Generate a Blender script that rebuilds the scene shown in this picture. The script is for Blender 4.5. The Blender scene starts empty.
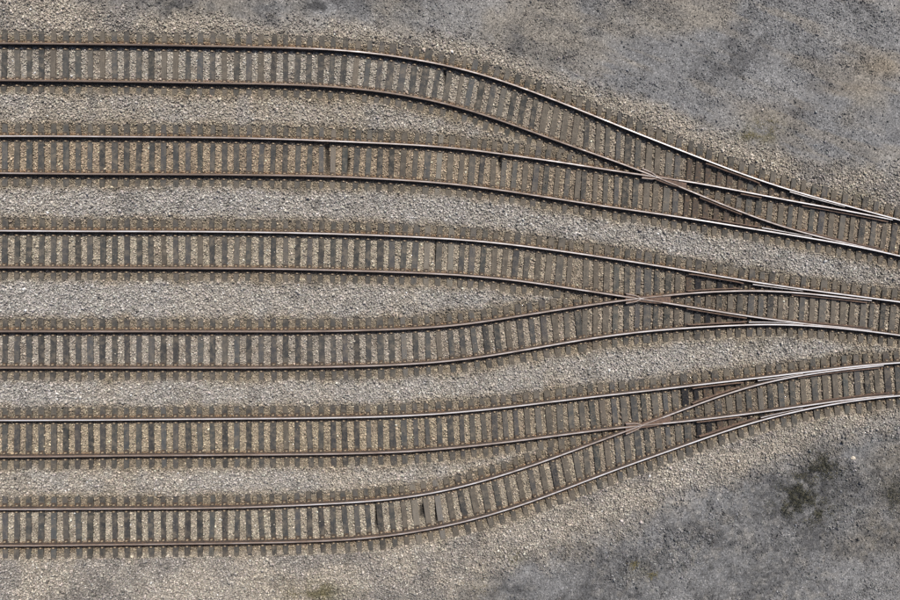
import bpy, math, numpy as np
from mathutils import Matrix, Vector
S = bpy.context.scene
# ------------------------------------------------------------------ camera, sky, sun, exposure
CAM_H = 31.5            # metres above the rail tops
TILT = math.radians(3.3)
FPX = 734.0             # focal length in pixels of a 900 px wide picture
ZTOP = 0.172            # rail top
cam_d = bpy.data.cameras.new('camera'); cam = bpy.data.objects.new('camera', cam_d)
S.collection.objects.link(cam); S.camera = cam
cam_d.sensor_width = 36; cam_d.lens = 36 * FPX / 900; cam_d.clip_end = 3000; cam_d.clip_start = 0.1
cam.location = (0, 0, CAM_H + ZTOP); cam.rotation_euler = (0, -TILT, 0)
SUN_EL, SUN_AZ = math.radians(53), math.radians(24)     # azimuth from +Y (picture up) towards +X
w = bpy.data.worlds.new('World'); S.world = w; w.use_nodes = True
nt = w.node_tree; bg = nt.nodes['Background']
sky = nt.nodes.new('ShaderNodeTexSky'); sky.sky_type = 'NISHITA'; sky.sun_disc = False
sky.sun_elevation = SUN_EL; sky.sun_rotation = SUN_AZ; sky.dust_density = 3.0; sky.air_density = 1.0
nt.links.new(sky.outputs[0], bg.inputs[0]); bg.inputs[1].default_value = 0.08
sd = bpy.data.lights.new('sun', 'SUN'); sun = bpy.data.objects.new('sun', sd); S.collection.objects.link(sun)
sd.energy = 3.8; sd.angle = math.radians(1.5); sd.color = (1.0, 0.94, 0.85)
sdir = Vector((math.sin(SUN_AZ)*math.cos(SUN_EL), math.cos(SUN_AZ)*math.cos(SUN_EL), math.sin(SUN_EL)))
sun.rotation_euler = sdir.to_track_quat('Z', 'Y').to_euler()
S.view_settings.view_transform = 'Standard'; S.view_settings.look = 'None'
S.view_settings.exposure = 0.25; S.view_settings.gamma = 1.0; S.view_settings.use_curve_mapping = False

rng = np.random.default_rng(7)
C_, S_ = math.cos(TILT), math.sin(TILT)
def P(px, py, z=ZTOP):
    """survey point -> ground position at height z"""
    px = np.asarray(px, float); py = np.asarray(py, float)
    a = px - 450; b = 300 - py
    dx = FPX*S_ + a*C_; dy = b; dz = -FPX*C_ + a*S_
    t = (z - (CAM_H+ZTOP))/dz
    return dx*t, dy*t
def Q(x, y, z=0.0):
    """ground position -> survey coordinates"""
    X = x; Z = z - (CAM_H+ZTOP)
    dep = X*S_ - Z*C_; r = X*C_ + Z*S_
    return 450 + FPX*r/dep, 300 - FPX*y/dep

# ------------------------------------------------------------------ noise in numpy
def vnoise(x, y, s, seed):
    r = np.random.default_rng(seed); g = r.random((256, 256))
    X = x/s + 1000; Y = y/s + 1000
    i = np.floor(X).astype(int); j = np.floor(Y).astype(int)
    fx = X-i; fy = Y-j; fx = fx*fx*(3-2*fx); fy = fy*fy*(3-2*fy)
    i &= 255; j &= 255; i1 = (i+1) & 255; j1 = (j+1) & 255
    return (g[i, j]*(1-fx)+g[i1, j]*fx)*(1-fy) + (g[i, j1]*(1-fx)+g[i1, j1]*fx)*fy
def fbm(x, y, s, seed, n=4):
    o = 0; a = 1; t = 0
    for k in range(n):
        o = o + a*vnoise(x, y, s/2**k, seed+k*17); t += a; a *= 0.55
    return o/t
def sstep(a, b, v):
    t = np.clip((v-a)/(b-a), 0, 1); return t*t*(3-2*t)
def lerp(a, b, t):
    t = np.asarray(t)[..., None]; return a*(1-t)+b*t

# ------------------------------------------------------------------ survey of every rail
XG = np.arange(-90, 991, 5.0)
def fit(pts, lam=1500.0):
    pts = sorted(pts); xs = np.array([p[0] for p in pts], float); ys = np.array([p[1] for p in pts], float)
    n = len(XG); A = np.zeros((n, n)); b = np.zeros(n)
    for x, y in zip(xs, ys):
        i = int((x-XG[0])//5); i = min(max(i, 0), n-2); f = (x-XG[i])/5
        wv = np.zeros(n); wv[i] = 1-f; wv[i+1] = f
        A += np.outer(wv, wv); b += wv*y
    D = np.diff(np.eye(n), 3, axis=0); A += lam*D.T@D
    D2 = np.diff(np.eye(n), 2, axis=0); A += 2.0*D2.T@D2
    return np.linalg.solve(A, b)
def F(name):
    g = RAIL[name]
    return lambda x: np.interp(x, XG, g)
RD = {
'Au': [(0,43),(56,43.5),(112,44),(169,45),(225,46),(275,47.3),(325,49),(350,50.8),(375,53.2),(400,57),(425,61.3),(450,66.5),(475,71.8),(500,80.3),(525,89),(550,98),(575,108),(606,120),(636,133),(667,144.7),(693,154.7),(720,165.3),(740,173),(760,180),(780,186.7),(820,198.3),(847,205.5),(870,212),(900,220)],
'Al': [(0,80),(56,80.5),(112,81.2),(169,82),(225,83),(275,84),(325,86),(350,88),(375,90.8),(400,94.5),(425,99),(450,104.5),(475,112),(500,120),(525,129),(550,138),(575,147.5),(600,155.5),(627,165.3),(647,173.3),(667,181.3),(693,192.3),(720,203),(740,211),(757,217.7),(780,225.8),(807,233.3),(837,240.7),(870,248.3),(900,255.5)],
'Bu': [(0,136),(56,136),(112,136.5),(169,137),(225,137.5),(275,138.8),(325,140.5),(375,143),(400,144),(425,145.5),(450,147.5),(475,150.3),(500,153.5),(525,157.5),(567,162.5),(600,168.5),(628,173),(645,175.2),(667,178.2),(693,182),(720,187),(733,189.7),(760,194.7),(793,201),(820,206),(860,213),(891,219.6),(900,221.5)],
'Bl': [(0,173),(56,173.5),(112,174),(169,174.2),(225,174.5),(275,175.3),(325,176),(350,177),(375,178.4),(400,180),(425,181.6),(450,183.6),(500,190),(550,197.5),(600,205.5),(640,211),(660,214),(700,220),(740,226.7),(780,233.3),(837,242.7),(900,256)],
'Cu': [(0,230.7),(56,231),(112,231.3),(169,231.4),(225,231.8),(275,232.5),(325,233.6),(375,235.2),(400,236.2),(425,237.5),(450,239),(475,240.8),(500,243.2),(525,246.3),(550,249.7),(580,253.5),(620,260),(660,266),(700,272.7),(720,276.3),(760,282.8),(800,288.7),(833,293.2),(867,297.5),(900,302)],
'Cl': [(0,267.5),(56,267.7),(112,268),(169,268.2),(225,268.5),(275,268.9),(325,270),(375,271.5),(425,273.3),(450,274.5),(475,276.3),(500,278.7),(525,281.7),(550,285),(580,290),(607,294),(629,297.3),(647,300),(673,304),(700,308.5),(720,311.7),(747,316),(773,319.7),(800,323.2),(820,325.2),(840,328),(870,332),(900,336)],
'Du': [(0,331.5),(56,331.5),(112,331.5),(169,331.5),(225,331.5),(275,331.6),(325,331.3),(350,330.8),(375,330),(400,329),(425,327.7),(450,326),(475,323),(500,319.2),(525,315),(550,311),(580,307),(607,302.7),(629,299.6),(647,297.6),(673,295),(700,292.7),(720,291.5),(740,291),(773,291.2),(800,293),(820,295),(850,298.2),(870,300.6),(900,304)],
'Dl': [(0,368),(56,368),(112,368),(169,368),(225,368),(275,367.8),(325,367),(375,365.8),(400,364.6),(425,363),(450,361),(475,358),(500,354),(525,349.8),(550,345.6),(575,341.2),(600,337.3),(625,334),(650,330.8),(680,328.7),(700,327.4),(720,326.3),(753,324.7),(780,324.4),(800,325.3),(820,326.8),(860,330.3),(900,335.3)],
'Eu': [(0,420.5),(56,420.3),(112,420),(169,419.5),(225,419),(275,418.6),(325,418),(375,417),(425,414.8),(450,413),(475,410.8),(500,408.2),(525,405.3),(550,402.2),(580,398.4),(620,394),(660,389.5),(700,384.7),(720,382.4),(760,377.8),(800,373.2),(820,370.4),(860,366),(900,362.8)],
'El': [(0,457),(56,456.7),(112,456),(169,455.6),(225,455.2),(275,454.8),(325,454.2),(375,453),(425,450.5),(450,448.3),(475,445.7),(500,443),(525,440),(550,436.7),(580,432.8),(607,429.3),(633,426.7),(660,424),(700,420),(720,417.2),(760,412.3),(780,409.6),(800,406.8),(833,401.8),(860,398.3),(900,395)],
'Fu': [(0,509.5),(56,509.3),(112,509),(169,508.7),(225,508),(275,506.5),(325,504),(350,502.7),(375,501),(400,498),(425,494.4),(450,489.7),(475,483),(500,476),(525,468),(550,459.5),(580,448.5),(607,438),(633,429),(647,423.5),(673,414),(700,403.8),(733,392),(760,384.2),(780,379.8),(807,374.8),(833,371),(870,367),(900,364.5)],
'Fl': [(0,546),(56,545.7),(112,545),(169,544.3),(225,543.6),(275,542.7),(325,541),(350,539.6),(375,537.5),(400,534.2),(425,530.2),(450,525),(475,519),(500,512),(525,504),(550,495),(575,485.5),(600,475.7),(625,466.5),(650,458),(680,447.3),(707,438),(733,428.7),(760,420.7),(780,415.6),(800,411),(820,407),(847,401.8),(873,398.5),(900,395.8)],
}
RAIL = {k: fit(v) for k, v in RD.items()}
FR = {k: F(k) for k in RD}

# ------------------------------------------------------------------ node helpers
def mat(name):
    m = bpy.data.materials.new(name); m.use_nodes = True
    return m, m.node_tree, m.node_tree.nodes, m.node_tree.links, m.node_tree.nodes['Principled BSDF']
def N(nodes, typ, **kw):
    n = nodes.new(typ)
    for k, v in kw.items():
        if k in n.inputs.keys(): n.inputs[k].default_value = v
        else: setattr(n, k, v)
    return n
def ramp(nodes, stops):
    r = nodes.new('ShaderNodeValToRGB'); e = r.color_ramp.elements
    while len(e) < len(stops): e.new(0.5)
    for el, (p, c) in zip(e, stops):
        el.position = p; el.color = (*c, 1) if len(c) == 3 else c
    return r
def mixrgb(nodes, links, a, b, fac, mode='MIX'):
    m = nodes.new('ShaderNodeMix'); m.data_type = 'RGBA'; m.blend_type = mode
    for sock, v in ((m.inputs[0], fac), (m.inputs[6], a), (m.inputs[7], b)):
        if hasattr(v, 'links'): links.new(v, sock)
        elif isinstance(v, (int, float)): sock.default_value = v
        else: sock.default_value = (*v, 1)
    return m.outputs[2]

# stones: per-stone colour comes from the mesh, mineral speckle from noise
def stone_material(name, sp=0.35):
    m, t, n, l, b = mat(name)
    at = N(n, 'ShaderNodeAttribute', attribute_name='tint')
    tc = N(n, 'ShaderNodeTexCoord')
    no = N(n, 'ShaderNodeTexNoise', Scale=45.0, Detail=4.0); l.new(tc.outputs['Object'], no.inputs['Vector'])
    r = ramp(n, [(0.3, (1-sp,)*3), (0.7, (1+sp*0.6,)*3)]); l.new(no.outputs['Fac'], r.inputs[0])
    c = mixrgb(n, l, at.outputs['Color'], r.outputs[0], 1.0, 'MULTIPLY')
    l.new(c, b.inputs['Base Color']); b.inputs['Roughness'].default_value = 0.85
    return m
M_stone = stone_material('ballast_stone'); M_gravel = stone_material('gravel_stone')

def ground_material():
    m, t, n, l, b = mat('ground_soil')
    at = N(n, 'ShaderNodeAttribute', attribute_name='tint')
    tc = N(n, 'ShaderNodeTexCoord')
    n1 = N(n, 'ShaderNodeTexNoise', Scale=14.0, Detail=8.0, Roughness=0.75); l.new(tc.outputs['Object'], n1.inputs['Vector'])
    r1 = ramp(n, [(0.32, (0.45,)*3), (0.5, (0.95,)*3), (0.68, (1.6,)*3)]); l.new(n1.outputs['Fac'], r1.inputs[0])
    v = N(n, 'ShaderNodeTexVoronoi', Scale=22.0); l.new(tc.outputs['Object'], v.inputs['Vector'])
    bw = N(n, 'ShaderNodeRGBToBW'); l.new(v.outputs['Color'], bw.inputs[0])
    r2 = ramp(n, [(0.2, (0.6,)*3), (0.75, (1.15,)*3), (0.9, (1.9,)*3)]); l.new(bw.outputs[0], r2.inputs[0])
    c = mixrgb(n, l, at.outputs['Color'], r1.outputs[0], 1.0, 'MULTIPLY')
    c = mixrgb(n, l, c, r2.outputs[0], 0.7, 'MULTIPLY')
    l.new(c, b.inputs['Base Color']); b.inputs['Roughness'].default_value = 0.95
    bp = N(n, 'ShaderNodeBump', Strength=0.7, Distance=0.03); l.new(n1.outputs['Fac'], bp.inputs['Height'])
    l.new(bp.outputs[0], b.inputs['Normal'])
    return m
M_ground = ground_material()

def sleeper_material():
    m, t, n, l, b = mat('creosoted_timber')
    oi = N(n, 'ShaderNodeObjectInfo'); tc = N(n, 'ShaderNodeTexCoord'); geo = N(n, 'ShaderNodeNewGeometry')
    addv = N(n, 'ShaderNodeVectorMath', operation='ADD'); l.new(tc.outputs['Object'], addv.inputs[0]); l.new(oi.outputs['Location'], addv.inputs[1])
    mp = N(n, 'ShaderNodeMapping'); mp.inputs['Scale'].default_value = (45, 2.2, 45); l.new(addv.outputs[0], mp.inputs['Vector'])
    g = N(n, 'ShaderNodeTexNoise', Scale=1.0, Detail=5.0, Roughness=0.65); l.new(mp.outputs[0], g.inputs['Vector'])
    rg = ramp(n, [(0.30, (0.45,)*3), (0.42, (0.85,)*3), (0.6, (1.08,)*3), (0.72, (1.5,)*3)]); l.new(g.outputs['Fac'], rg.inputs[0])
    c = mixrgb(n, l, oi.outputs['Color'], rg.outputs[0], 1.0, 'MULTIPLY')
    # grey-brown dust lying in patches
    d = N(n, 'ShaderNodeTexNoise', Scale=3.2, Detail=6.0, Roughness=0.7); l.new(geo.outputs['Position'], d.inputs['Vector'])
    rd = ramp(n, [(0.46, (0, 0, 0)), (0.68, (0.75,)*3)]); l.new(d.outputs['Fac'], rd.inputs[0])
    c = mixrgb(n, l, c, (0.16, 0.135, 0.105), rd.outputs[0])
    at = N(n, 'ShaderNodeAttribute', attribute_name='soil')
    d2 = N(n, 'ShaderNodeTexNoise', Scale=26.0, Detail=3.0); l.new(geo.outputs['Position'], d2.inputs['Vector'])
    mu = N(n, 'ShaderNodeMath', operation='MULTIPLY'); l.new(at.outputs['Fac'], mu.inputs[0])
    r4 = ramp(n, [(0.38, (0.35,)*3), (0.6, (1.0,)*3)]); l.new(d2.outputs['Fac'], r4.inputs[0]); l.new(r4.outputs[0], mu.inputs[1])
    c = mixrgb(n, l, c, (0.095, 0.080, 0.062), mu.outputs[0])
    # small light grit
    v = N(n, 'ShaderNodeTexNoise', Scale=60.0, Detail=2.0); l.new(geo.outputs['Position'], v.inputs['Vector'])
    rv = ramp(n, [(0.62, (0, 0, 0)), (0.72, (0.6,)*3)]); l.new(v.outputs['Fac'], rv.inputs[0])
    c = mixrgb(n, l, c, (0.27, 0.24, 0.19), rv.outputs[0])
    l.new(c, b.inputs['Base Color']); b.inputs['Roughness'].default_value = 0.8
    bp = N(n, 'ShaderNodeBump', Strength=0.6, Distance=0.008); l.new(g.outputs['Fac'], bp.inputs['Height']); l.new(bp.outputs[0], b.inputs['Normal'])
    return m
M_sleeper = sleeper_material()

def rust_material(name, c1, c2, c3, rough=0.8):
    m, t, n, l, b = mat(name)
    geo = N(n, 'ShaderNodeNewGeometry')
    g = N(n, 'ShaderNodeTexNoise', Scale=9.0, Detail=8.0, Roughness=0.7); l.new(geo.outputs['Position'], g.inputs['Vector'])
    r = ramp(n, [(0.3, c1), (0.52, c2), (0.72, c3)]); l.new(g.outputs['Fac'], r.inputs[0])
    l.new(r.outputs[0], b.inputs['Base Color']); b.inputs['Roughness'].default_value = rough
    return m
M_rust = rust_material('rail_rust', (0.020, 0.017, 0.016), (0.042, 0.030, 0.025), (0.11, 0.066, 0.040))
M_bar = rust_material('check_rail_rust', (0.05, 0.034, 0.028), (0.12, 0.078, 0.06), (0.21, 0.125, 0.08))
M_cast = rust_material('frog_casting', (0.05, 0.037, 0.03), (0.115, 0.078, 0.06), (0.21, 0.135, 0.095), 0.6)
M_plate = rust_material('plate_steel', (0.02, 0.018, 0.017), (0.055, 0.040, 0.030), (0.16, 0.09, 0.045))
M_spike = rust_material('spike_steel', (0.20, 0.16, 0.12), (0.38, 0.30, 0.21), (0.5, 0.39, 0.26))
M_edge = rust_material('rail_shoulder', (0.09, 0.06, 0.045), (0.17, 0.115, 0.085), (0.30, 0.19, 0.12), 0.6)
M_grease = rust_material('greased_plate', (0.008, 0.009, 0.012), (0.020, 0.020, 0.023), (0.09, 0.07, 0.05), 0.75)
M_grease.node_tree.nodes['Principled BSDF'].inputs['Specular IOR Level'].default_value = 0.15

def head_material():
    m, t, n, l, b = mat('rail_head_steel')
    geo = N(n, 'ShaderNodeNewGeometry'); at = N(n, 'ShaderNodeAttribute', attribute_name='wear_sheen')
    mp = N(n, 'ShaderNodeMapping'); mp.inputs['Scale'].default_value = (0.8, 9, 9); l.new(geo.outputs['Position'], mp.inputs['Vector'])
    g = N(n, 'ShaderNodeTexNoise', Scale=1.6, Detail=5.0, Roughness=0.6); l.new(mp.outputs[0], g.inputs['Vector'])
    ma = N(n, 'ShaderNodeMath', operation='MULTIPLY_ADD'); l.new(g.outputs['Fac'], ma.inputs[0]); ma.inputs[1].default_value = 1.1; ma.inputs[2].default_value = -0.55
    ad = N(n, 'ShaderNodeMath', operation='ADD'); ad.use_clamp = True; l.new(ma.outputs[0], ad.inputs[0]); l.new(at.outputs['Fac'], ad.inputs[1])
    r = ramp(n, [(0.0, (0.09, 0.068, 0.058)), (0.35, (0.22, 0.175, 0.15)), (0.65, (0.44, 0.40, 0.39)), (1.0, (0.86, 0.87, 0.90))]); l.new(ad.outputs[0], r.inputs[0])  # pale stops put the sky's reflection into the base colour
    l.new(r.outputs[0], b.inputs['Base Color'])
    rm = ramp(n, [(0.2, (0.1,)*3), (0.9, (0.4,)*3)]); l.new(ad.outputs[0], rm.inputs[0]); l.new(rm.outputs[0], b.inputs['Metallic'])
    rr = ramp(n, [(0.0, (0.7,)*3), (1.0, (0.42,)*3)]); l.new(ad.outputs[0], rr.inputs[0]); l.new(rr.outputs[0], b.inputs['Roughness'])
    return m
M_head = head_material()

# ------------------------------------------------------------------ object helpers
COL = S.collection
def link_mesh(name, verts, faces, mats, parent=None, fmat=None, smooth=False):
    me = bpy.data.meshes.new(name); me.from_pydata([tuple(v) for v in verts], [], faces); me.update()
    for m in mats: me.materials.append(m)
    if fmat is not None: me.polygons.foreach_set('material_index', fmat)
    if smooth: me.polygons.foreach_set('use_smooth', [True]*len(me.polygons))
    o = bpy.data.objects.new(name, me); COL.objects.link(o)
    if parent is not None:
        o.parent = parent; o.matrix_parent_inverse = parent_inv(parent)
    return o
def parent_inv(p):
    return Matrix.LocRotScale(p.location, p.rotation_euler, None).inverted() if p.parent is None else Matrix.Identity(4)
def empty(name, loc, label, cat, group=None):
    o = bpy.data.objects.new(name, None); COL.objects.link(o); o.location = loc
    o['label'] = label; o['category'] = cat
    if group: o['group'] = group
    return o
def box_geo(x0, x1, y0, y1, z0, z1, V, Fc, b=0.0):
    i = len(V)
    for z, s in ((z0, 0), (z1, b)):
        V += [(x0+s, y0+s, z), (x1-s, y0+s, z), (x1-s, y1-s, z), (x0+s, y1-s, z)]
    Fc += [(i, i+3, i+2, i+1), (i+4, i+5, i+6, i+7), (i, i+1, i+5, i+4), (i+1, i+2, i+6, i+5), (i+2, i+3, i+7, i+6), (i+3, i, i+4, i+7)]

def sweep_rail(name, parent, xs, pys, wear_sheen=0.5, hl=None, hr=None, fl=None, frt=None, zf=0.0, zt=None, mats=None, off=0.0):
    """rail swept along survey points; hl/hr head half widths, fl/frt foot half widths (left = picture up)"""
    n = len(xs); X, Y = P(xs, pys)
    tx = np.gradient(X); ty = np.gradient(Y); L = np.hypot(tx, ty); nx, ny = -ty/L, tx/L     # normal to picture up (left)
    X = X + nx*off; Y = Y + ny*off
    arr = lambda v, d: np.full(n, d) if v is None else np.broadcast_to(np.asarray(v, float), (n,))
    hl, hr, fl, frt = arr(hl, .036), arr(hr, .036), arr(fl, .07), arr(frt, .07)
    zt = arr(zt, ZTOP)
    prof = [(fl, 0+zf), (fl, .012+zf), (np.minimum(.011, hl), .03+zf), (np.minimum(.011, hl), .128), (hl, .138), (hl, .160), (hl-np.minimum(.015, hl*.45), None),
            (-(hr-np.minimum(.015, hr*.45)), None), (-hr, .160), (-hr, .138), (-np.minimum(.011, hr), .128), (-np.minimum(.011, hr), .03+zf), (-frt, .012+zf), (-frt, 0+zf)]
    K = len(prof); V = []
    for k in range(n):
        for d, z in prof:
            d_ = d[k]; z_ = zt[k] if z is None else z + (zt[k]-ZTOP if z > .1 else 0)
            V.append((X[k]+nx[k]*d_, Y[k]+ny[k]*d_, z_))
    Fc = []; fm = []
    for k in range(n-1):
        for j in range(K):
            a = k*K+j; b_ = k*K+(j+1) % K
            Fc.append((a, b_, b_+K, a+K)); fm.append(1 if j == 6 else 2 if j in (5, 7) else 0)
    Fc.append(tuple(range(K-1, -1, -1))); fm.append(0); Fc.append(tuple(range((n-1)*K, n*K))); fm.append(0)
    o = link_mesh(name, V, Fc, (mats or [M_rust, M_head]) + [M_edge], parent, fm)
    wv = np.repeat(np.broadcast_to(np.asarray(wear_sheen, float), (n,)), K)
    at = o.data.attributes.new('wear_sheen', 'FLOAT', 'POINT'); at.data.foreach_set('value', wv.astype(np.float32))
    return o

# ------------------------------------------------------------------ sleepers
SLEEPERS = []      # world-space rectangles, used to keep the stones off the timber
def track_colour(px, py, tone):
    a = np.array
    dark = a((0.040, 0.041, 0.042)); tan = a((0.098, 0.080, 0.060)); grey = a((0.088, 0.079, 0.068))
    t = rng.random()
    c = dark*rng.choice([.62, .85, 1.0, 1.15, 1.45])*(0.85+0.3*rng.random())*np.array([1+rng.normal(.02, .04), 1, 1+rng.normal(-.02, .035)])
    if t < tone: c = c*0.35 + (tan if rng.random() < .6 else grey)*0.65*(0.8+0.5*rng.random())
    return c
plate_me = None
def plate_mesh():
    V = []; Fc = []; fm = []
    box_geo(-.09, .09, -.205, .205, -.018, -.001, V, Fc, .003); fm += [0]*6
    for sx, sy in ((-.020, .105), (.024, .11), (-.018, -.168), (.016, -.172)):
        box_geo(sx-.02, sx+.02, sy-.024, sy+.024, -.001, .028, V, Fc, .005); fm += [1]*6
    me = bpy.data.meshes.new('tie_plate'); me.from_pydata(V, [], Fc); me.materials.append(M_plate); me.materials.append(M_spike)
    me.polygons.foreach_set('material_index', fm); me.update(); return me
plate_me = plate_mesh()
ZS = -0.018
def sleeper(parent, px, pyt, pyb, lean, tone, rails, width=None, dark=None, label=None):
    """one timber from survey row pyt (upper end) to pyb (lower end), centred at px; lean in degrees"""
    cy = (pyt+pyb)/2
    x, y = (float(v) for v in P(px, cy, ZS)); _, y1 = P(px, pyt, ZS); _, y0 = P(px, pyb, ZS)
    half = float(y1-y0)/2/math.cos(math.radians(lean)); wd = (width or rng.normal(.225, .014))/2
    ys = np.linspace(-half, half, max(8, int(half*2/.2))); n = len(ys)
    zt = -.002*rng.random(n) + rng.normal(0, .003) 
    wl = wd + rng.normal(0, .004, n); wr = wd + rng.normal(0, .004, n)
    wl[0] -= .012; wl[-1] -= .012; wr[0] -= .012; wr[-1] -= .012
    V = []
    for k in range(n):
        V += [(-wl[k], ys[k], -.16), (-wl[k], ys[k], zt[k]-.01), (-wl[k]+.01, ys[k], zt[k]), (wr[k]-.01, ys[k], zt[k]), (wr[k], ys[k], zt[k]-.01), (wr[k], ys[k], -.16)]
    Fc = []
    for k in range(n-1):
        for j in range(6):
            a = k*6+j; b = k*6+(j+1) % 6; Fc.append((a, a+6, b+6, b))
    Fc += [tuple(range(6)), tuple(range(n*6-1, n*6-7, -1))]
    me = bpy.data.meshes.new('sleeper'); me.from_pydata(V, [], Fc); me.materials.append(M_sleeper); me.update()
    o = bpy.data.objects.new('sleeper', me); COL.objects.link(o)
    ang = -math.radians(lean)
    M = Matrix.Translation((x, y, ZS)) @ Matrix.Rotation(ang, 4, 'Z')
    o.parent = parent; o.matrix_parent_inverse = parent_inv(parent)
    o.location = (x, y, ZS); o.rotation_euler = (0, 0, ang)
    o.color = (*(track_colour(px, cy, tone) if dark is None else dark), 1)
    if label: o['label'] = label
    ca, sa = math.cos(ang), math.sin(ang)
    SLEEPERS.append((x, y, sa, ca, wd, half))     # axis along (-sa, ca)
    rl = []
    for nm in rails:                               # where each rail crosses this timber
        f = FR[nm]; yy = 0.0
        for _ in range(3):
            wx, wy = x - sa*yy, y + ca*yy; qx, _q = Q(wx, wy, ZTOP); _, ry = P(qx, f(qx)); yy = float(yy + (ry-wy)/ca)
        if abs(yy) > half-.1: continue
        qx = Q(x - sa*yy, y + ca*yy, ZTOP)[0]
        d = float(f(qx+3)-f(qx-3))/6; rl.append((yy, math.atan(-d)))
    dd = np.full(n, 9.0)
    for yy, _a in rl: dd = np.minimum(dd, np.abs(ys-yy))
    soil = np.clip(1-dd/.28, 0, 1)*.6
    soil += .6*np.clip(1-(half-np.abs(ys))/.45, 0, 1); soil = np.clip(soil, 0, .8)*(0.6+.4*rng.random())
    at = me.attributes.new('soil', 'FLOAT', 'POINT'); at.data.foreach_set('value', np.repeat(soil, 6).astype(np.float32))
    for yy, ra in rl:
        q = bpy.data.objects.new('tie_plate', plate_me); COL.objects.link(q); q.parent = o
        q.location = (0, yy, .018); q.rotation_euler = (0, 0, ra-ang+rng.normal(0, .02))
    return o

# name: rails, label, head rust and painted sheen of each rail, tone, neighbouring rail above/below for clipping
TR = {
'A': ('Au', 'Al', 'topmost timber sleeper track in the photo, straight at left and bending down to the right', .12),
'B': ('Bu', 'Bl', 'second track from the top, with the darkest sleepers and orange tinted stones between them', .03),
'C': ('Cu', 'Cl', 'third track from the top, bright upper rail, curving gently down to the middle junction', .1),
'D': ('Du', 'Dl', 'fourth track from the top, both rails brown at left, rising to the middle junction', .05),
'E': ('Eu', 'El', 'second track from the bottom, nearly straight, rising slightly to the lowest junction', .08),
'F': ('Fu', 'Fl', 'bottommost track in the photo, straight at left and swinging up to the right', .08),
}
def wear_sheen_line(knots, xs): return np.interp(xs, [k[0] for k in knots], [k[1] for k in knots])
WEAR_SHEEN = {'Au': [(0, .18), (150, .12), (280, .25), (340, .75), (420, .5), (560, .6), (640, .9), (900, .9)],  # rust and polish per rail, with reflected brightness painted into the head colour
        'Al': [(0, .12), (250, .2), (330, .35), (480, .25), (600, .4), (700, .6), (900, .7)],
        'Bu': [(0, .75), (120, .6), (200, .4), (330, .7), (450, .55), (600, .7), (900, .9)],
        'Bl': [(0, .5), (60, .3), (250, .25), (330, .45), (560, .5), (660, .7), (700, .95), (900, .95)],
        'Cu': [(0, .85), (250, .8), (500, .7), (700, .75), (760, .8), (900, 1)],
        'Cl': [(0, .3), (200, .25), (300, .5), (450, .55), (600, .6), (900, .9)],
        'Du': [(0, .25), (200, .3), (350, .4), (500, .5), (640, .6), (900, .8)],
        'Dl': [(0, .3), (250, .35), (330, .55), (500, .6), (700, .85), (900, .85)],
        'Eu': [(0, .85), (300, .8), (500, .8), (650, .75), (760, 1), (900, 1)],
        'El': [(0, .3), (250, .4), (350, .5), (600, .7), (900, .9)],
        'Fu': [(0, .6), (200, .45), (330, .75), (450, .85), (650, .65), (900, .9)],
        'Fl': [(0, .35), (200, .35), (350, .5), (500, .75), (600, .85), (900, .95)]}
XT = 584.0
def pitch(x, trk):
    if x < 290: return 12.22
    if x < 450: return 11.75 if trk in 'BC' else 11.55 if trk == 'A' else 11.8
    return 10.6 if trk in 'AB' else 10.9 if trk in 'CE' else 11.6
gap_below = {'A': 'Bu', 'C': 'Du', 'E': 'Fu'}; gap_above = {'B': 'Al', 'D': 'Cl', 'F': 'El'}
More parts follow.
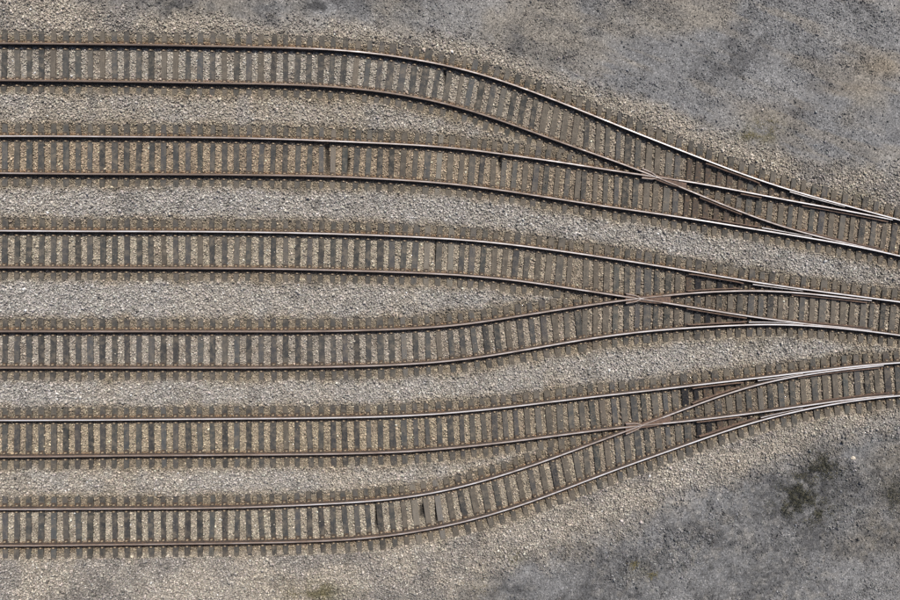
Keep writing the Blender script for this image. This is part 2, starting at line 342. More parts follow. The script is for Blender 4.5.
# timbers that look different from their neighbours: track -> [(px, colour, label)]
ODD = {'B': [(334, (0.145, 0.125, 0.105), 'pale replaced sleeper'), (443, (0.16, 0.15, 0.13), 'pale sleeper')],
       'C': [(428, (0.15, 0.135, 0.115), 'pale brown sleeper'), (451, (0.15, 0.14, 0.12), 'pale brown sleeper')],
       'F': [(415, (0.16, 0.143, 0.12), 'pale grey sleeper'), (427, (0.12, 0.105, 0.088), 'tan sleeper'), (438, (0.15, 0.14, 0.13), 'pale grey sleeper')],
       'D': [(405, (0.11, 0.105, 0.1), 'patchy grey sleeper')], 'A': [(355, (0.12, 0.1, 0.08), 'brown sleeper')], 'E': []}
for k, (u, lo, lab, tone) in TR.items():
    fu, fl = FR[u], FR[lo]
    x0, y0 = P(0, (fu(0)+fl(0))/2, -.16)
    root = empty('railway_track', (float(x0), float(y0), -.16), lab, 'railway track', 'tracks of the yard')
    xs = np.arange(-85, XT+.1, 5.0); xs[-1] = XT
    for r in (u, lo):
        sweep_rail('rail', root, xs, FR[r](xs), wear_sheen_line(WEAR_SHEEN[r], xs))
    for jr, jx in {'A': [(u, 305), (lo, 311)], 'B': [(u, 322), (lo, 323)], 'C': [(u, 434), (lo, 435)], 'D': [(u, 180), (lo, 176)], 'E': [(u, 268), (lo, 262)], 'F': [(u, 372), (lo, 369)]}[k]:
        for dy in (-1, 1):
            xj_ = np.linspace(jx-7.5, jx+7.5, 4)
            sweep_rail('joint_bar', root, xj_, FR[jr](xj_), .1, hl=.014, hr=.014, fl=.016, frt=.016, zf=.035, zt=.122, mats=[M_bar, M_bar], off=dy*.030)
    px = 4.5 - 12.22*7
    while px < XT-4:
        cu, cl = float(fu(px)), float(fl(px)); c = (cu+cl)/2
        sl = float((fu(px+6)-fu(px-6)))/12; th = math.degrees(math.atan(sl))
        fac = np.interp(px, [300, 470, 585], [1, .75, .3 if k == 'A' else .6])
        lean = th*fac
        et = eb = 12.8 if px < 400 else 12.2
        if k in gap_below: eb = min(eb, max(3, (float(FR[gap_below[k]](px))-cl)/2-.6))
        if k in gap_above: et = min(et, max(3, (cu-float(FR[gap_above[k]](px)))/2-.6))
        tn = tone + .45*sstep(330, 560, px)
        dark = lb = None
        for ox, oc, ol in ODD[k]:
            if abs(ox-px) < 5.8: dark, lb = oc, ol
        cc = c - (et-eb)/2
        pxx = px + rng.normal(0, .25)
        sleeper(root, pxx, cu-et+rng.normal(0, .35), cl+eb+rng.normal(0, .35), lean+rng.normal(0, .8), tn, (u, lo), dark=dark, label=lb,
                width=(rng.normal(.225, .012) if px < 380 else rng.normal(.245, .022)))
        px += pitch(px, k)

# ------------------------------------------------------------------ turnouts
TO = [
 dict(u='Au', l='Bl', cu='Bu', cl='Al', fx=657, lab='uppermost of the three junctions at right, where the two top tracks merge steeply downhill', ut=893, lt=884, tone=.6,
      lean=[(584, 3), (700, 4), (900, 8)], chk=[(706, 760), (700, 760)], inner=[(741, 762), (700, 742)], fill=[(790, 845), (762, 812)]),
 dict(u='Cu', l='Dl', cu='Du', cl='Cl', fx=641, lab='middle one of the three junctions at right, where the third and fourth tracks merge', ut=872, lt=872, tone=.6,
      lean=[(584, 1), (700, 1.5), (900, 5)], chk=[(689, 744), (688, 747)], inner=[(688, 740), (687, 747)], fill=[(753, 803), (749, 803)]),
 dict(u='Eu', l='Fl', cu='Fu', cl='El', fx=641, lab='lowest of the three junctions at right, where the two bottom tracks merge upward', ut=884, lt=894, tone=.5,
      lean=[(584, -6), (700, -5), (900, -4)], chk=[(693, 744), (700, 755)], inner=[(693, 740), (697, 740)], fill=[(758, 803), (761, 803)]),
]
def metres(x, a, b):
    _, ya = P(x, a); _, yb = P(x, b); return np.abs(ya-yb)
for T in TO:
    fu, fl, cu, cl = FR[T['u']], FR[T['l']], FR[T['cu']], FR[T['cl']]
    x0, y0 = P(740, (fu(740)+fl(740))/2, -.16)
    root = empty('railway_switch', (float(x0), float(y0), -.16), T['lab'], 'railway switch', 'junctions of the yard')
    # timbers
    px = XT + 1.5; nsl = 0
    while px < 980:
        a, b = float(fu(px)), float(fl(px)); lean = np.interp(px, [q[0] for q in T['lean']], [q[1] for q in T['lean']])
        rails = [T['u'], T['l']]
        if px < T['ut']: rails.append(T['cu'])
        if px < T['lt']: rails.append(T['cl'])
        if px > 760: rails = [T['u'], T['l']] + ([T['cu']] if px < 800 else [])
        wd = .25 + rng.normal(0, .03)
        o = sleeper(root, px+rng.normal(0, .3), a-12+rng.normal(0, .5), b+12+rng.normal(0, .5), lean+rng.normal(0, .6), T['tone'], rails, width=min(max(wd, .2), .33))
        # greasy steel slide plates between stock rail and closure rail
        if 684 < px < 880:
            for s, c in ((fu, cu), (fl, cl)):
                if rng.random() < .15: continue
                m0, m1 = sorted((float(s(px)), float(c(px))))
                if px > 768: m0 -= 1; m1 += 2
                _, ya = P(px, m0); _, yb = P(px, m1); ln = abs(float(ya-yb))
                cyw = float(ya+yb)/2; sx = SLEEPERS[-1]
                t_ = (cyw - sx[1])/sx[3]
                V = []; Fc = []; box_geo(-sx[4]*.92, sx[4]*.92, -ln/2-.03, ln/2+.03, -.012, .011, V, Fc, .003)
                me = bpy.data.meshes.new('slide_plate'); me.from_pydata(V, [], Fc); me.materials.append(M_grease if px < 768 and T is not TO[0] and rng.random() < .7 else M_plate)
                q = bpy.data.objects.new('slide_plate', me); COL.objects.link(q); q.parent = o; q.location = (0, t_, .012)
        px += 10.3*(1+rng.normal(0, .05)); nsl += 1
    # stock rails
    xs = np.arange(XT+.12, 985, 5.0)
    sweep_rail('stock_rail', root, xs, fu(xs), wear_sheen_line(WEAR_SHEEN[T['u']], xs)); sweep_rail('stock_rail', root, xs, fl(xs), wear_sheen_line(WEAR_SHEEN[T['l']], xs))
    fx = T['fx']
    # crossing nose legs to the left of the frog
    for c in (cu, cl):
        xx = np.append(np.arange(XT+.12, fx-8, 5.0), fx-6)
        gap = metres(xx, cu(xx), cl(xx))
        inner = np.clip(gap/2-.002, .010, .036); innf = np.clip(gap/2-.002, .012, .07)
        up = c(XT) < (cu if c is cl else cl)(XT)     # this leg lies above the other left of the frog
        sweep_rail('nose_rail', root, xx, c(xx), .55, hr=inner if up else None, hl=None if up else inner,
                   frt=innf if up else None, fl=None if up else innf)
    # frog casting body
    nx = np.linspace(fx-15, fx+30, 24); top = np.minimum(cu(nx), cl(nx)); bot = np.maximum(cu(nx), cl(nx)); mid = (top+bot)/2
    ex = np.interp(nx, [fx-15, fx-13, fx+12, fx+30], [1.0, 3.0, 2.3, .3])
    X1, Y1 = P(nx, top-ex*.75); X0, Y0 = P(nx, bot+ex)
    V = []; Fc = []
    for i in range(len(nx)): V += [(X0[i], Y0[i], .0), (X0[i], Y0[i], .128), (X1[i], Y1[i], .128), (X1[i], Y1[i], .0)]
    for i in range(len(nx)-1):
        for j in range(4): a = i*4+j; b = i*4+(j+1) % 4; Fc.append((a, a+4, b+4, b))
    Fc += [(0, 1, 2, 3), tuple(range(len(nx)*4-1, len(nx)*4-5, -1))]
    link_mesh('frog', V, Fc, [M_bar], root)
    # nose and wing rails on the casting
    for c, sgn in ((cu, 1), (cl, -1)):
        xx = np.linspace(fx-15, fx+22, 12); oth = cl if c is cu else cu
        up = 1 if c(fx-15) < oth(fx-15) else -1
        sweep_rail('wing_rail', root, xx, np.where(xx < fx, c(xx)-up*np.interp(xx, [fx-15, fx-3, fx], [3.1, 2.6, .6]), c(xx)+0*xx), .45 if 1 else 0,
                   fl=.04, frt=.04, hl=.03, hr=.03, zf=.001, zt=ZTOP-.004*(1+.5*sgn), mats=[M_cast, M_head])
        xn = np.linspace(fx-6, fx+3, 5)
        sweep_rail('frog_nose', root, xn, c(xn), .7, fl=.02, frt=.02, hl=np.linspace(.02, .012, 5), hr=np.linspace(.02, .012, 5), zt=ZTOP+.001*sgn, mats=[M_cast, M_head])
    # closure and blade: one running rail from the frog to the tip
    for c, s, tip, up in ((cu, fu, T['ut'], True), (cl, fl, T['lt'], False)):
        xj = 764.0
        xx = np.append(np.arange(fx+22, xj, 5.0), xj)
        other = cl if c is cu else cu
        sweep_rail('closure_rail', root, xx, c(xx), wear_sheen_line(WEAR_SHEEN[T['cu'] if up else T['cl']], xx))
        xx = np.append(np.arange(xj+.15, tip-1, 4.0), tip); n = len(xx)
        mp_ = metres(xx, c(xx), s(xx)); g = np.maximum(mp_, .050)
        sh = (g-mp_)                                    # keep the blade clear of the stock rail
        k_ = g/np.maximum(mp_, 1e-3)
        yy = s(xx) + np.sign(c(xx)-s(xx))*np.abs(c(xx)-s(xx))*k_ if True else c(xx)
        yy = s(xx) + (1 if up else -1)*np.abs(yy-s(xx))
        side = np.clip(g-.0375, .010, .036); far = np.interp(xx, [tip-25, tip], [.036, .012])
        ff = np.minimum(.07, g-.016)
        zz = np.interp(xx, [tip-40, tip], [ZTOP-.002, ZTOP-.02])
        wr = wear_sheen_line(WEAR_SHEEN[T['cu'] if up else T['cl']], xx)
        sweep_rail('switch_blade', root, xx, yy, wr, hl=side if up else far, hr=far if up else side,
                   fl=ff if up else .085, frt=.085 if up else ff, zf=.016, zt=zz)
        # low stiffening bar along the inner face of the blade
        m0 = (tip+xj)/2-25
        xb = np.linspace(m0, tip-3, 24); yb = np.interp(xb, xx, yy)
        Xb, Yb = P(xb, yb); tx_, ty_ = np.gradient(Xb), np.gradient(Yb); LL = np.hypot(tx_, ty_); ax, ay = -ty_/LL, tx_/LL
        o_ = -1 if up else 1; V = []; Fc = []
        for i in range(24):
            for d, z in ((.075, .03), (.075, .075), (.125, .075), (.125, .03)):
                V.append((Xb[i]+ax[i]*d*o_, Yb[i]+ay[i]*d*o_, z))
        for i in range(23):
            for j in range(4): a = i*4+j; b = i*4+(j+1) % 4; Fc.append((a, a+4, b+4, b))
        Fc += [(0, 1, 2, 3), (95, 94, 93, 92)]
        link_mesh('stiffening_bar', V, Fc, [M_bar], root)
        # filler rail lying between stock rail and blade
        f0, f1 = T['fill'][0 if up else 1]
        xx = np.linspace(f0, f1, 10); d_ = np.linspace(2.7, 1.75, 10) if f0 < 780 else np.linspace(2.0, 1.7, 10)
        d_ = np.minimum(d_, np.maximum(np.abs(c(xx)-s(xx))-1.6, .9))
        hw = np.linspace(.026, .012, 10)
        sweep_rail('filler_rail', root, xx, s(xx)+(d_ if up else -d_), .8, hl=hw, hr=hw, fl=.025, frt=.025, zf=.03, zt=ZTOP-.004)
    # check rails beside the stock rails and bars beside the closure rails
    for j, (f, sg) in enumerate(((fu, -1), (fl, 1))):
        a, b = T['chk'][j]; xx = np.linspace(a, b, 16); fl_ = np.interp(xx, [a, a+6, b-6, b], [.03, 0, 0, .03])
        X_, Y_ = xx, f(xx) - sg*(2.75+fl_*20)
        sweep_rail('check_rail', root, X_, Y_, .0, fl=.03, frt=.03, hl=.026, hr=.026, zt=ZTOP-.012, mats=[M_bar, M_bar])
    for j, (f, sg) in enumerate(((cu, -1), (cl, 1))):
        a, b = T['inner'][j]; xx = np.linspace(a, b, 14)
        if T is TO[0] and j == 0: sg = -sg; sg = 1 if False else -1; yy = f(xx)+2.7
        else: yy = f(xx) + sg*2.5
        sweep_rail('check_rail', root, xx, yy, .0, fl=.028, frt=.028, hl=.024, hr=.024, zt=ZTOP-.02, mats=[M_bar, M_bar])
    # joint bars where the track panels meet the junction
    for f in (fu, fl, cu, cl):
        for dy in (-1, 1):
            xx = np.linspace(XT-7, XT+7, 4)
            sweep_rail('joint_bar', root, xx, f(xx), .1, hl=.012, hr=.012, fl=.014, frt=.014, zf=.035, zt=.122, mats=[M_bar, M_bar], off=dy*.028)

# ------------------------------------------------------------------ zones of the ground
UB = np.array([(-400, -10), (60, -10), (100, 8), (225, 16), (300, 21), (400, 30), (450, 36), (500, 53), (550, 72), (600, 88), (640, 100), (675, 113), (720, 136), (780, 152), (830, 162), (900, 172), (1300, 230)], float)
LB = np.array([(-400, 625), (300, 612), (440, 592), (480, 576), (530, 556), (570, 547), (600, 536), (640, 526), (675, 506), (700, 496), (740, 479), (800, 461), (830, 450), (860, 438), (900, 424), (1300, 380)], float)
def zones(x, y):
    px, py = Q(x, y, 0.0)
    wob = (fbm(x, y, 2.6, 5)-.5)*34 + (fbm(x, y, .45, 9)-.5)*30
    up = np.interp(px, UB[:, 0], UB[:, 1]); lo = np.interp(px, LB[:, 0], LB[:, 1])
    dirt = np.maximum(sstep(-12, 14, up - py + wob*.6), sstep(-24, 22, py - lo + wob))
    return px, py, dirt
CRIB = {'A': (0.46, 0.42, 0.365), 'B': (0.44, 0.355, 0.26), 'C': (0.465, 0.41, 0.33), 'D': (0.44, 0.395, 0.34), 'E': (0.44, 0.37, 0.275), 'F': (0.45, 0.40, 0.325)}
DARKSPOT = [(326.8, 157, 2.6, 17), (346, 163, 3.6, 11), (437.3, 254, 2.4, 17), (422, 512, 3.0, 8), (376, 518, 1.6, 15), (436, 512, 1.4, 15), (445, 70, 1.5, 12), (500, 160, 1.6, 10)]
def tint_at(px, py, x, y, dirt, fine):
    """base colour of the stones at a place: fine = 1 for the soil sheet below them"""
    n1 = fbm(x, y, 3.0, 21); n2 = fbm(x, y, .7, 33); n3 = fbm(x, y, 6.0, 41)
    grey = np.array((0.430, 0.408, 0.384)); warm = np.array((0.425, 0.378, 0.318)); brown = np.array((0.24, 0.19, 0.145))
    mids = [FR[a_](px)*.5+FR[b_](px)*.5 for a_, b_ in (('Au', 'Al'), ('Bu', 'Bl'), ('Cu', 'Cl'), ('Du', 'Dl'), ('Eu', 'El'), ('Fu', 'Fl'))]
    bias = np.full(px.shape, .55)                     # how warm each strip of ballast is, from the top down
    for q, bq in enumerate((.70, .25, .2, .3, .62, .5)): bias = np.where(py > mids[q], bq, bias)
    c = lerp(grey, warm, np.clip(bias + (n1-.5)*1.3, 0, 1))
    c = lerp(c, grey*np.array((.90, .91, .93)), sstep(.5, .7, n2)*.45)
    out = np.full(px.shape, 99.0); inside = np.zeros(px.shape, bool); near = np.full(px.shape, 99.0)
    for k, (u, lo, *_r) in TR.items():
        a, b = FR[u](px), FR[lo](px); m = (py > a) & (py < b); inside |= m
        right = sstep(330, 600, px)
        cc = np.array(CRIB[k]); cc = lerp(cc, np.array((0.37, 0.31, 0.24)), right*.7)
        cc = lerp(cc, brown, sstep(.5, .75, n2)*.5)
        c = np.where(m[..., None], cc, c)
        out = np.minimum(out, np.where(m, 0, np.minimum(np.abs(py-a), np.abs(py-b))))
        near = np.minimum(near, np.minimum(np.abs(py-a), np.abs(py-b)))
    sh = (~inside) & (out < 40)
    t = np.where(sh, 1-sstep(8, 21, out + (n2-.5)*10), 0)
    c = lerp(c, np.array((0.29, 0.235, 0.165)), t*.85)
    # outermost shoulders are warmer
    t = np.where(py < FR['Au'](px)-8, 1, 0) + np.where(py > FR['Fl'](px)+8, .55, 0)
    c = lerp(c, warm, t*(1-dirt)*.75)
    gr = np.where(py > FR['Fl'](px)+14, 1, 0)*sstep(.44, .62, fbm(x, y, 2.6, 501, 4)) + np.where(py < FR['Au'](px)-14, 1, 0)*sstep(.46, .64, fbm(x, y, 2.0, 503, 4))
    c = lerp(c, np.array((0.29, 0.27, 0.255)), gr*.75)
    c = lerp(c, c*.55, sstep(.60, .74, fbm(x, y, .8, 511, 4))*.5)
    rust = (1-sstep(1.5, 4.5, near + (n2-.5)*3))
    c = lerp(c, np.array((0.25, 0.135, 0.065)), rust*.7)
    # grease dirt in the junctions
    ju = np.exp(-((px-725)/48)**2)*(near < 14)*inside
    c = lerp(c, np.array((0.13, 0.10, 0.07)), ju*.55)
    # bare ground
    blue = np.array((0.178, 0.179, 0.185)); bro = np.array((0.205, 0.190, 0.170)); dk = np.array((0.080, 0.080, 0.084))
    g = lerp(blue, bro, sstep(.42, .62, fbm(x, y, 4.5, 55)))
    g = lerp(g, dk, sstep(.52, .72, fbm(x, y, 1.2, 61, 5))*.7)
    low = sstep(200, 400, py); amp = .15 + .6*low
    g = lerp(g, dk*.7, sstep(.56, .70, fbm(x, y, .42, 63, 4))*.75*amp)
    g = lerp(g, np.array((0.33, 0.31, 0.285)), sstep(.57, .70, fbm(x, y, .3, 67, 3))*.5*amp)
    su, sv = x*.94 - y*.34, x*.34 + y*.94
    st = fbm(su/7, sv, .55, 401, 4)
    g = lerp(g, np.array((0.225, 0.205, 0.18)), sstep(.52, .68, st)*.6*(1-low)); g = lerp(g, dk*1.2, sstep(.54, .70, fbm(su/5, sv, .4, 411, 4))*.35*(1-low))
    gate = .25 + 1.1*sstep(.42, .60, fbm(x, y, .16, 431, 2))
    g = lerp(g, dk, np.clip(sstep(.44, .62, fbm(su/3.0, sv, .9, 421, 5))*.5*low*gate, 0, 1))
    g = lerp(g, np.array((.25, .245, .24)), sstep(.60, .75, fbm(x, y, .14, 433, 2))*.5*low)
    g = g*(1-.20*low*sstep(0, 40, py-np.interp(px, LB[:, 0], LB[:, 1])))[..., None]
    g = lerp(g, np.array((0.23, 0.23, 0.235)), sstep(.55, .75, fbm(x, y, 2.4, 77))*.6)
    gate0 = .15 + 1.5*sstep(.44, .58, fbm(x, y, .3, 441, 4))
    for bx, by, rx, ry, s in ((180, 8, 40, 14, .6), (322, 6, 22, 9, .8), (90, 2, 18, 6, .5), (812, 488, 36, 34, .7), (700, 534, 16, 12, .45), (893, 495, 14, 20, .4), (505, 595, 40, 16, .35), (610, 575, 60, 16, .25)):
        g = lerp(g, dk*.75, np.clip(s*gate0*np.exp(-((px-bx)/rx)**2-((py-by)/ry)**2), 0, 1))
    for bx, by, rx, ry, s in ((885, 65, 26, 12, .6), (760, 112, 30, 14, .35), (860, 88, 40, 7, .3)):
        g = lerp(g, np.array((0.23, 0.185, 0.13)), s*np.exp(-((px-bx)/rx)**2-((py-by)/ry)**2))
    c = lerp(c, g, dirt)
    # olive moss stain
    for bx, by, rx, ry, s in ((765, 128, 16, 12, .9), (752, 138, 22, 5, .4), (318, 592, 26, 11, .95), (512, 556, 12, 8, .5), (638, 573, 12, 7, .35), (742, 322, 18, 4, .5), (762, 345, 8, 10, .35), (870, 195, 25, 8, .3)):
        c = lerp(c, np.array((0.145, 0.128, 0.070)), s*np.exp(-((px-bx)/rx)**2-((py-by)/ry)**2)*sstep(.3, .6, n2))
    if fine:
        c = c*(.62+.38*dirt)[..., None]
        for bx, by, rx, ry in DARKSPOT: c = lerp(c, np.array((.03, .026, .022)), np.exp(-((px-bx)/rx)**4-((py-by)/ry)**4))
    return c

# fine raster of timber footprints
RX0, RY0, RS = -24.0, -17.0, 0.02
RW, RH = int(52/RS), int(34/RS)
occ = np.zeros((RH, RW), bool)
for (sx, sy, sa, ca, wd, hf) in SLEEPERS:
    i0 = int((sx-hf*abs(sa)-wd-.1-RX0)/RS); i1 = int((sx+hf*abs(sa)+wd+.1-RX0)/RS); j0 = int((sy-hf-.1-RY0)/RS); j1 = int((sy+hf+.1-RY0)/RS)
    i0 = max(i0, 0); j0 = max(j0, 0); i1 = min(i1, RW); j1 = min(j1, RH)
    if i1 <= i0 or j1 <= j0: continue
    gx = RX0+(np.arange(i0, i1)+.5)*RS - sx; gy = RY0+(np.arange(j0, j1)+.5)*RS - sy
    GX, GY = np.meshgrid(gx, gy)
    u_ = GX*ca + GY*sa; v_ = -GX*sa + GY*ca
    occ[j0:j1, i0:i1] |= (np.abs(u_) < wd) & (np.abs(v_) < hf)

def base_height(x, y, px, py, dirt):
    out = np.full(px.shape, 99.0)
    for k, (u, lo, *_r) in TR.items():
        a, b = FR[u](px), FR[lo](px); m = (py > a) & (py < b)
        out = np.minimum(out, np.where(m, 0, np.minimum(np.abs(py-a), np.abs(py-b))))
    h = -.088 - .02*sstep(380, 560, px)*(out < 9) + .045*sstep(6, 15, out) + (fbm(x, y, 1.3, 91)-.5)*.05
    h = h - dirt*.10 + dirt*(fbm(x, y, 5, 101)-.5)*.25 + dirt*(fbm(x, y, .9, 111, 5)-.5)*.13
    for bx, by, rx, ry in DARKSPOT:
        h = h - .13*np.exp(-((px-bx)/rx)**4-((py-by)/ry)**4)
    return h

def np_mesh(name, verts, quads, mat_, tint):
    me = bpy.data.meshes.new(name); nv, nf = len(verts), len(quads)
    me.vertices.add(nv); me.vertices.foreach_set('co', verts.astype(np.float32).ravel())
    me.loops.add(nf*4); me.loops.foreach_set('vertex_index', quads.astype(np.int32).ravel())
    me.polygons.add(nf); me.polygons.foreach_set('loop_start', np.arange(0, nf*4, 4, dtype=np.int32))
    me.update(calc_edges=True)
    a = me.attributes.new('tint', 'FLOAT_COLOR', 'POINT')
    cc = np.ones((nv, 4), np.float32); cc[:, :3] = tint; a.data.foreach_set('color', cc.ravel())
    me.materials.append(mat_); o = bpy.data.objects.new(name, me); COL.objects.link(o); return o

# ground sheet: fine where the camera looks, coarse out to the horizon
gx = np.concatenate([-np.geomspace(900, 24.5, 26), np.arange(-24, 28, .055), np.geomspace(28.5, 900, 26)])
gy = np.concatenate([-np.geomspace(900, 17.5, 26), np.arange(-17, 17, .055), np.geomspace(17.5, 900, 26)])
GX, GY = np.meshgrid(gx, gy)
cx = np.clip(GX, -24, 28); cy = np.clip(GY, -17, 17)
px, py, dirt = zones(GX, GY)
fpx, fpy, _d = zones(cx, cy)
far = np.maximum(np.abs(GX-cx), np.abs(GY-cy)) > .3
dirt = np.where(far & (np.abs(GY) > 12), 1.0, np.where(far, _d, dirt))
px = np.where(far, fpx, px); py = np.where(far, fpy, py)
gz = base_height(GX, GY, px, py, dirt) + (fbm(GX, GY, .16, 131, 2)-.5)*.05*(1-.2*dirt)
gz = np.where(far, -.25, gz)
gt = tint_at(px, py, GX, GY, dirt, True)
H_, W_ = GX.shape; idx = np.arange(H_*W_).reshape(H_, W_)
quads = np.stack([idx[:-1, :-1], idx[:-1, 1:], idx[1:, 1:], idx[1:, :-1]], -1).reshape(-1, 4)
g = np_mesh('ground', np.stack([GX, GY, gz], -1).reshape(-1, 3), quads, M_ground, gt.reshape(-1, 3)); g['kind'] = 'structure'

# ------------------------------------------------------------------ stones
CUBE = np.array([(-1, -1, -1), (1, -1, -1), (1, 1, -1), (-1, 1, -1), (-1, -1, 1), (1, -1, 1), (1, 1, 1), (-1, 1, 1)], float)
CQ = np.array([(0, 3, 2, 1), (4, 5, 6, 7), (0, 1, 5, 4), (1, 2, 6, 5), (2, 3, 7, 6), (3, 0, 4, 7)])
VAR = []
for i in range(60):
    v = CUBE*.62 + rng.normal(0, .2, (8, 3)); v *= np.array([1.25, .95, .72])*(1+rng.normal(0, .12, 3)); VAR.append(v)
VAR = np.array(VAR)
def stones(name, x, y, z, r, tint, mat_, label, cat):
    n = len(x); k = rng.integers(0, 60, n); v = VAR[k]*r[:, None, None]
    q = rng.normal(0, 1, (n, 4)); q[:, 0] *= 1.2; q /= np.linalg.norm(q, axis=1)[:, None]
    a, b, c, d = q.T
    R = np.stack([1-2*(c*c+d*d), 2*(b*c-a*d), 2*(b*d+a*c), 2*(b*c+a*d), 1-2*(b*b+d*d), 2*(c*d-a*b), 2*(b*d-a*c), 2*(c*d+a*b), 1-2*(b*b+c*c)], -1).reshape(n, 3, 3)
    v = np.einsum('nij,nkj->nki', R, v)
    v += np.stack([x, y, z], -1)[:, None, :]
    quads = (CQ[None] + (np.arange(n)*8)[:, None, None]).reshape(-1, 4)
    o = np_mesh(name, v.reshape(-1, 3), quads, mat_, np.repeat(tint, 8, 0)); o['kind'] = 'stuff'; o['label'] = label; o['category'] = cat
    return o
def scatter(n):
    x = rng.uniform(-22.5, 24.5, n); y = rng.uniform(-15, 15, n); return x, y
x, y = scatter(860000)
px, py, dirt = zones(x, y)
keep = rng.random(len(x)) > dirt*1.05
o_ = occ[np.clip(((y-RY0)/RS).astype(int), 0, RH-1), np.clip(((x-RX0)/RS).astype(int), 0, RW-1)]
out = np.full(px.shape, 99.0); near = np.full(px.shape, 99.0)
for k, (u, lo, *_r) in TR.items():
    a, b = FR[u](px), FR[lo](px); m = (py > a) & (py < b)
    e = np.minimum(np.abs(py-a), np.abs(py-b)); out = np.minimum(out, np.where(m, 0, e)); near = np.minimum(near, e)
endzone = sstep(8.5, 13.5, out)
pon = .010 + .16*endzone + .05*sstep(380, 600, px)      # chance that a stone lies on a timber
keep &= (~o_) | (rng.random(len(x)) < pon)
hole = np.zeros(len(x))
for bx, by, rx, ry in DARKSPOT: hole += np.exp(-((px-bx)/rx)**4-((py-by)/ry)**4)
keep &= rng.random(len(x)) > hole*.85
x, y, px, py, dirt, o_, near, out, hole = (v[keep] for v in (x, y, px, py, dirt, o_, near, out, hole))
n = len(x)
r = np.clip(rng.lognormal(math.log(.0275), .33, n), .013, .075); inn = out < 12
r = np.where(inn, r*.82, r); r = np.where(o_, r*.6, r); r = np.where(near < 2.2, np.minimum(r, .022), r)
z = base_height(x, y, px, py, dirt) + r*rng.uniform(.0, .95, n) + rng.uniform(-.008, .012, n)*(~inn)
z = np.where(o_, ZS + r*.45, z)
z = np.where(inn & ~o_, np.minimum(z, -.032-.022*sstep(380, 560, px)-r*.3), z)
t = tint_at(px, py, x, y, dirt, False)
lum = np.exp(rng.normal(.0, .27, n)); wh = rng.random(n)
lum = np.where(wh > .975, lum*1.5, lum); lum = np.where(wh < .08, lum*.42, lum)
hue = rng.normal(0, .02, (n, 3))
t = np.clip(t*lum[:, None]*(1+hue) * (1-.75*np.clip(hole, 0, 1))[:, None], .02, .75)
stones('ballast', x, y, z, r, t, M_stone, 'crushed grey and tan stone ballast spread between and under all six tracks', 'ballast')
# finer gravel on the bare ground
x, y = scatter(560000)
px, py, dirt = zones(x, y)
dens = .25 + .9*sstep(.38, .62, fbm(x, y, 1.8, 211)); keep = (dirt > .15) & (rng.random(len(x)) < dens)
x, y, px, py, dirt = (v[keep] for v in (x, y, px, py, dirt)); n = len(x)
rough = sstep(.45, .62, fbm(x, y, 1.5, 223))*(.1+.55*sstep(200, 400, py))
r = np.clip(rng.lognormal(math.log(.0175), .38, n)*(1+.75*rough), .010, .08)
z = base_height(x, y, px, py, dirt) + r*rng.uniform(-.1, .6, n)
t = tint_at(px, py, x, y, dirt, False); lum = np.exp(rng.normal(.08, .26, n)*(1+.4*rough)); wh = rng.random(n)
lum = np.where(wh > .97, lum*2.0, lum)
t = np.clip(t*lum[:, None]*(1+rng.normal(0, .02, (n, 3))), .045, .7)
stones('gravel', x, y, z, r, t, M_gravel, 'fine dark grey gravel on the bare ground at the upper right and lower right', 'gravel')

# ------------------------------------------------------------------ the pale lone stone
bx, by = (float(v) for v in P(853, 458, -.2))
V = []; Fc = []
lat = 7; lon = 10
for i in range(lat+1):
    th = math.pi*i/lat
    for j in range(lon):
        ph = 2*math.pi*j/lon; q = 1+.16*math.sin(3.1*ph+i)+.12*math.cos(5*th+j)+rng.normal(0, .04)
        V.append((bx+.085*q*math.sin(th)*math.cos(ph)*1.2, by+.085*q*math.sin(th)*math.sin(ph), -.19+.06*q*math.cos(th)))
for i in range(lat):
    for j in range(lon): a = i*lon+j; b = i*lon+(j+1) % lon; Fc.append((a, a+lon, b+lon, b))
m, t_, n_, l_, b_ = mat('white_stone'); b_.inputs['Roughness'].default_value = .8
geo = N(n_, 'ShaderNodeNewGeometry'); no = N(n_, 'ShaderNodeTexNoise', Scale=14.0, Detail=5.0); l_.new(geo.outputs['Position'], no.inputs['Vector'])
rp = ramp(n_, [(.35, (.5, .42, .32)), (.6, (.68, .63, .55))]); l_.new(no.outputs['Fac'], rp.inputs[0]); l_.new(rp.outputs[0], b_.inputs['Base Color'])
o = link_mesh('pale_stone', V, Fc, [m]); o['label'] = 'lone pale cream stone on dark gravel near the right edge'; o['category'] = 'stone'

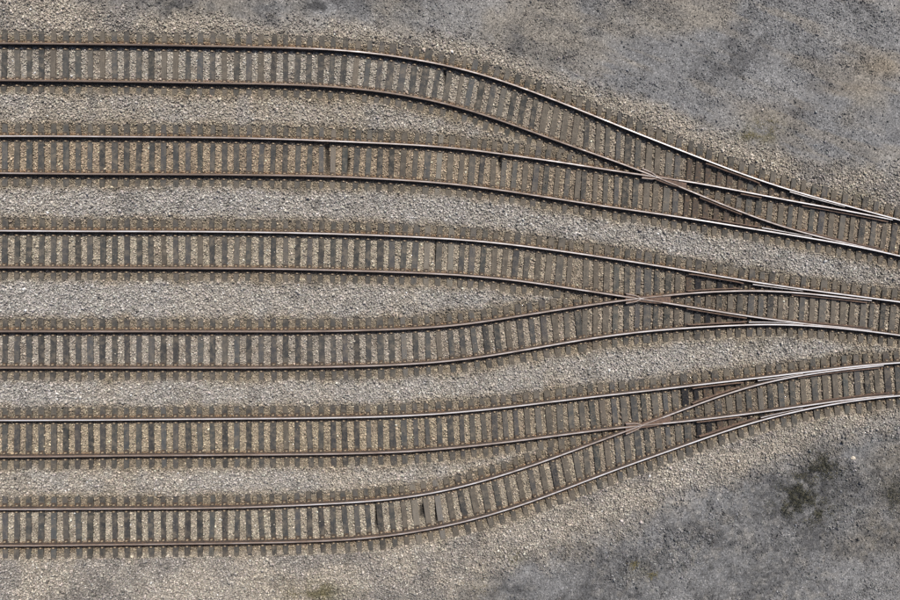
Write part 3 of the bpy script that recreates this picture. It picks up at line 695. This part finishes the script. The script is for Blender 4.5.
# ------------------------------------------------------------------ weeds and scrub
def leaf_material(name, c1, c2, c3):
    m, t, n, l, b = mat(name)
    geo = N(n, 'ShaderNodeNewGeometry'); g_ = N(n, 'ShaderNodeTexNoise', Scale=8.0, Detail=4.0); l.new(geo.outputs['Position'], g_.inputs['Vector'])
    r = ramp(n, [(.35, c1), (.52, c2), (.68, c3)]); l.new(g_.outputs['Fac'], r.inputs[0]); l.new(r.outputs[0], b.inputs['Base Color']); b.inputs['Roughness'].default_value = .8
    return m
M_moss = leaf_material('olive_weed', (.075, .07, .03), (.145, .125, .055), (.24, .20, .09))
M_scrub = leaf_material('dark_scrub', (.014, .015, .012), (.035, .036, .025), (.17, .155, .10))
def weed(name, blobs, count, size, height, m, label, cat):
    V = []; Fc = []; gxs = []; 
    for (bx, by, rx, ry, wt) in blobs:
        k = int(count*wt); qx = bx + rng.normal(0, rx*.5, k); qy = by + rng.normal(0, ry*.5, k)
        X, Y = P(qx, qy, -.2)
        cl_ = fbm(X, Y, .30, 301, 4) + rng.normal(0, .10, len(X)); m_ = cl_ > .52; X = X[m_]; Y = Y[m_]
        p_, q_, d_ = zones(X, Y); Z = base_height(X, Y, p_, q_, d_)
        for a, b, c in zip(X, Y, Z):
            s = size*rng.uniform(.5, 1.3); an = rng.uniform(0, 2*math.pi); til = rng.uniform(-.9, .9); hh = rng.uniform(0, height)*rng.random()
            dx, dy = math.cos(an)*s, math.sin(an)*s; ex_, ey_ = -math.sin(an)*s*.35, math.cos(an)*s*.35
            i = len(V); zc = c+.02+hh
            V += [(a-ex_, b-ey_, zc), (a+dx*.5, b+dy*.5, zc+til*s*.4), (a+ex_, b+ey_, zc+.01), (a+dx, b+dy, zc+til*s)]
            Fc += [(i, i+1, i+2), (i+1, i+3, i+2)]
    o = link_mesh(name, V, Fc, [m]); o['kind'] = 'stuff'; o['label'] = label; o['category'] = cat
    return o
weed('scrub', [(822, 466, 15, 18, .22), (797, 496, 20, 15, .34), (818, 512, 18, 12, .16), (785, 508, 18, 9, .1), (812, 488, 46, 44, .3), (894, 495, 14, 24, .12)], 17000, .045, .2, M_scrub,
     'dark straggly scrub on the grey ground at lower right', 'scrub')
weed('weeds', [(765, 128, 12, 12, .16), (748, 136, 18, 6, .12), (322, 593, 18, 10, .34), (292, 592, 14, 6, .08), (512, 556, 9, 8, .1), (634, 564, 6, 5, .05), (652, 576, 6, 5, .07), (742, 323, 16, 3, .03),
     (765, 346, 8, 8, .03), (870, 196, 26, 7, .05), (480, 586, 20, 8, .03), (797, 478, 8, 8, .04)], 5200, .04, .06, M_moss, 'sparse olive weeds and moss scattered along the edges of the ballast', 'weeds')
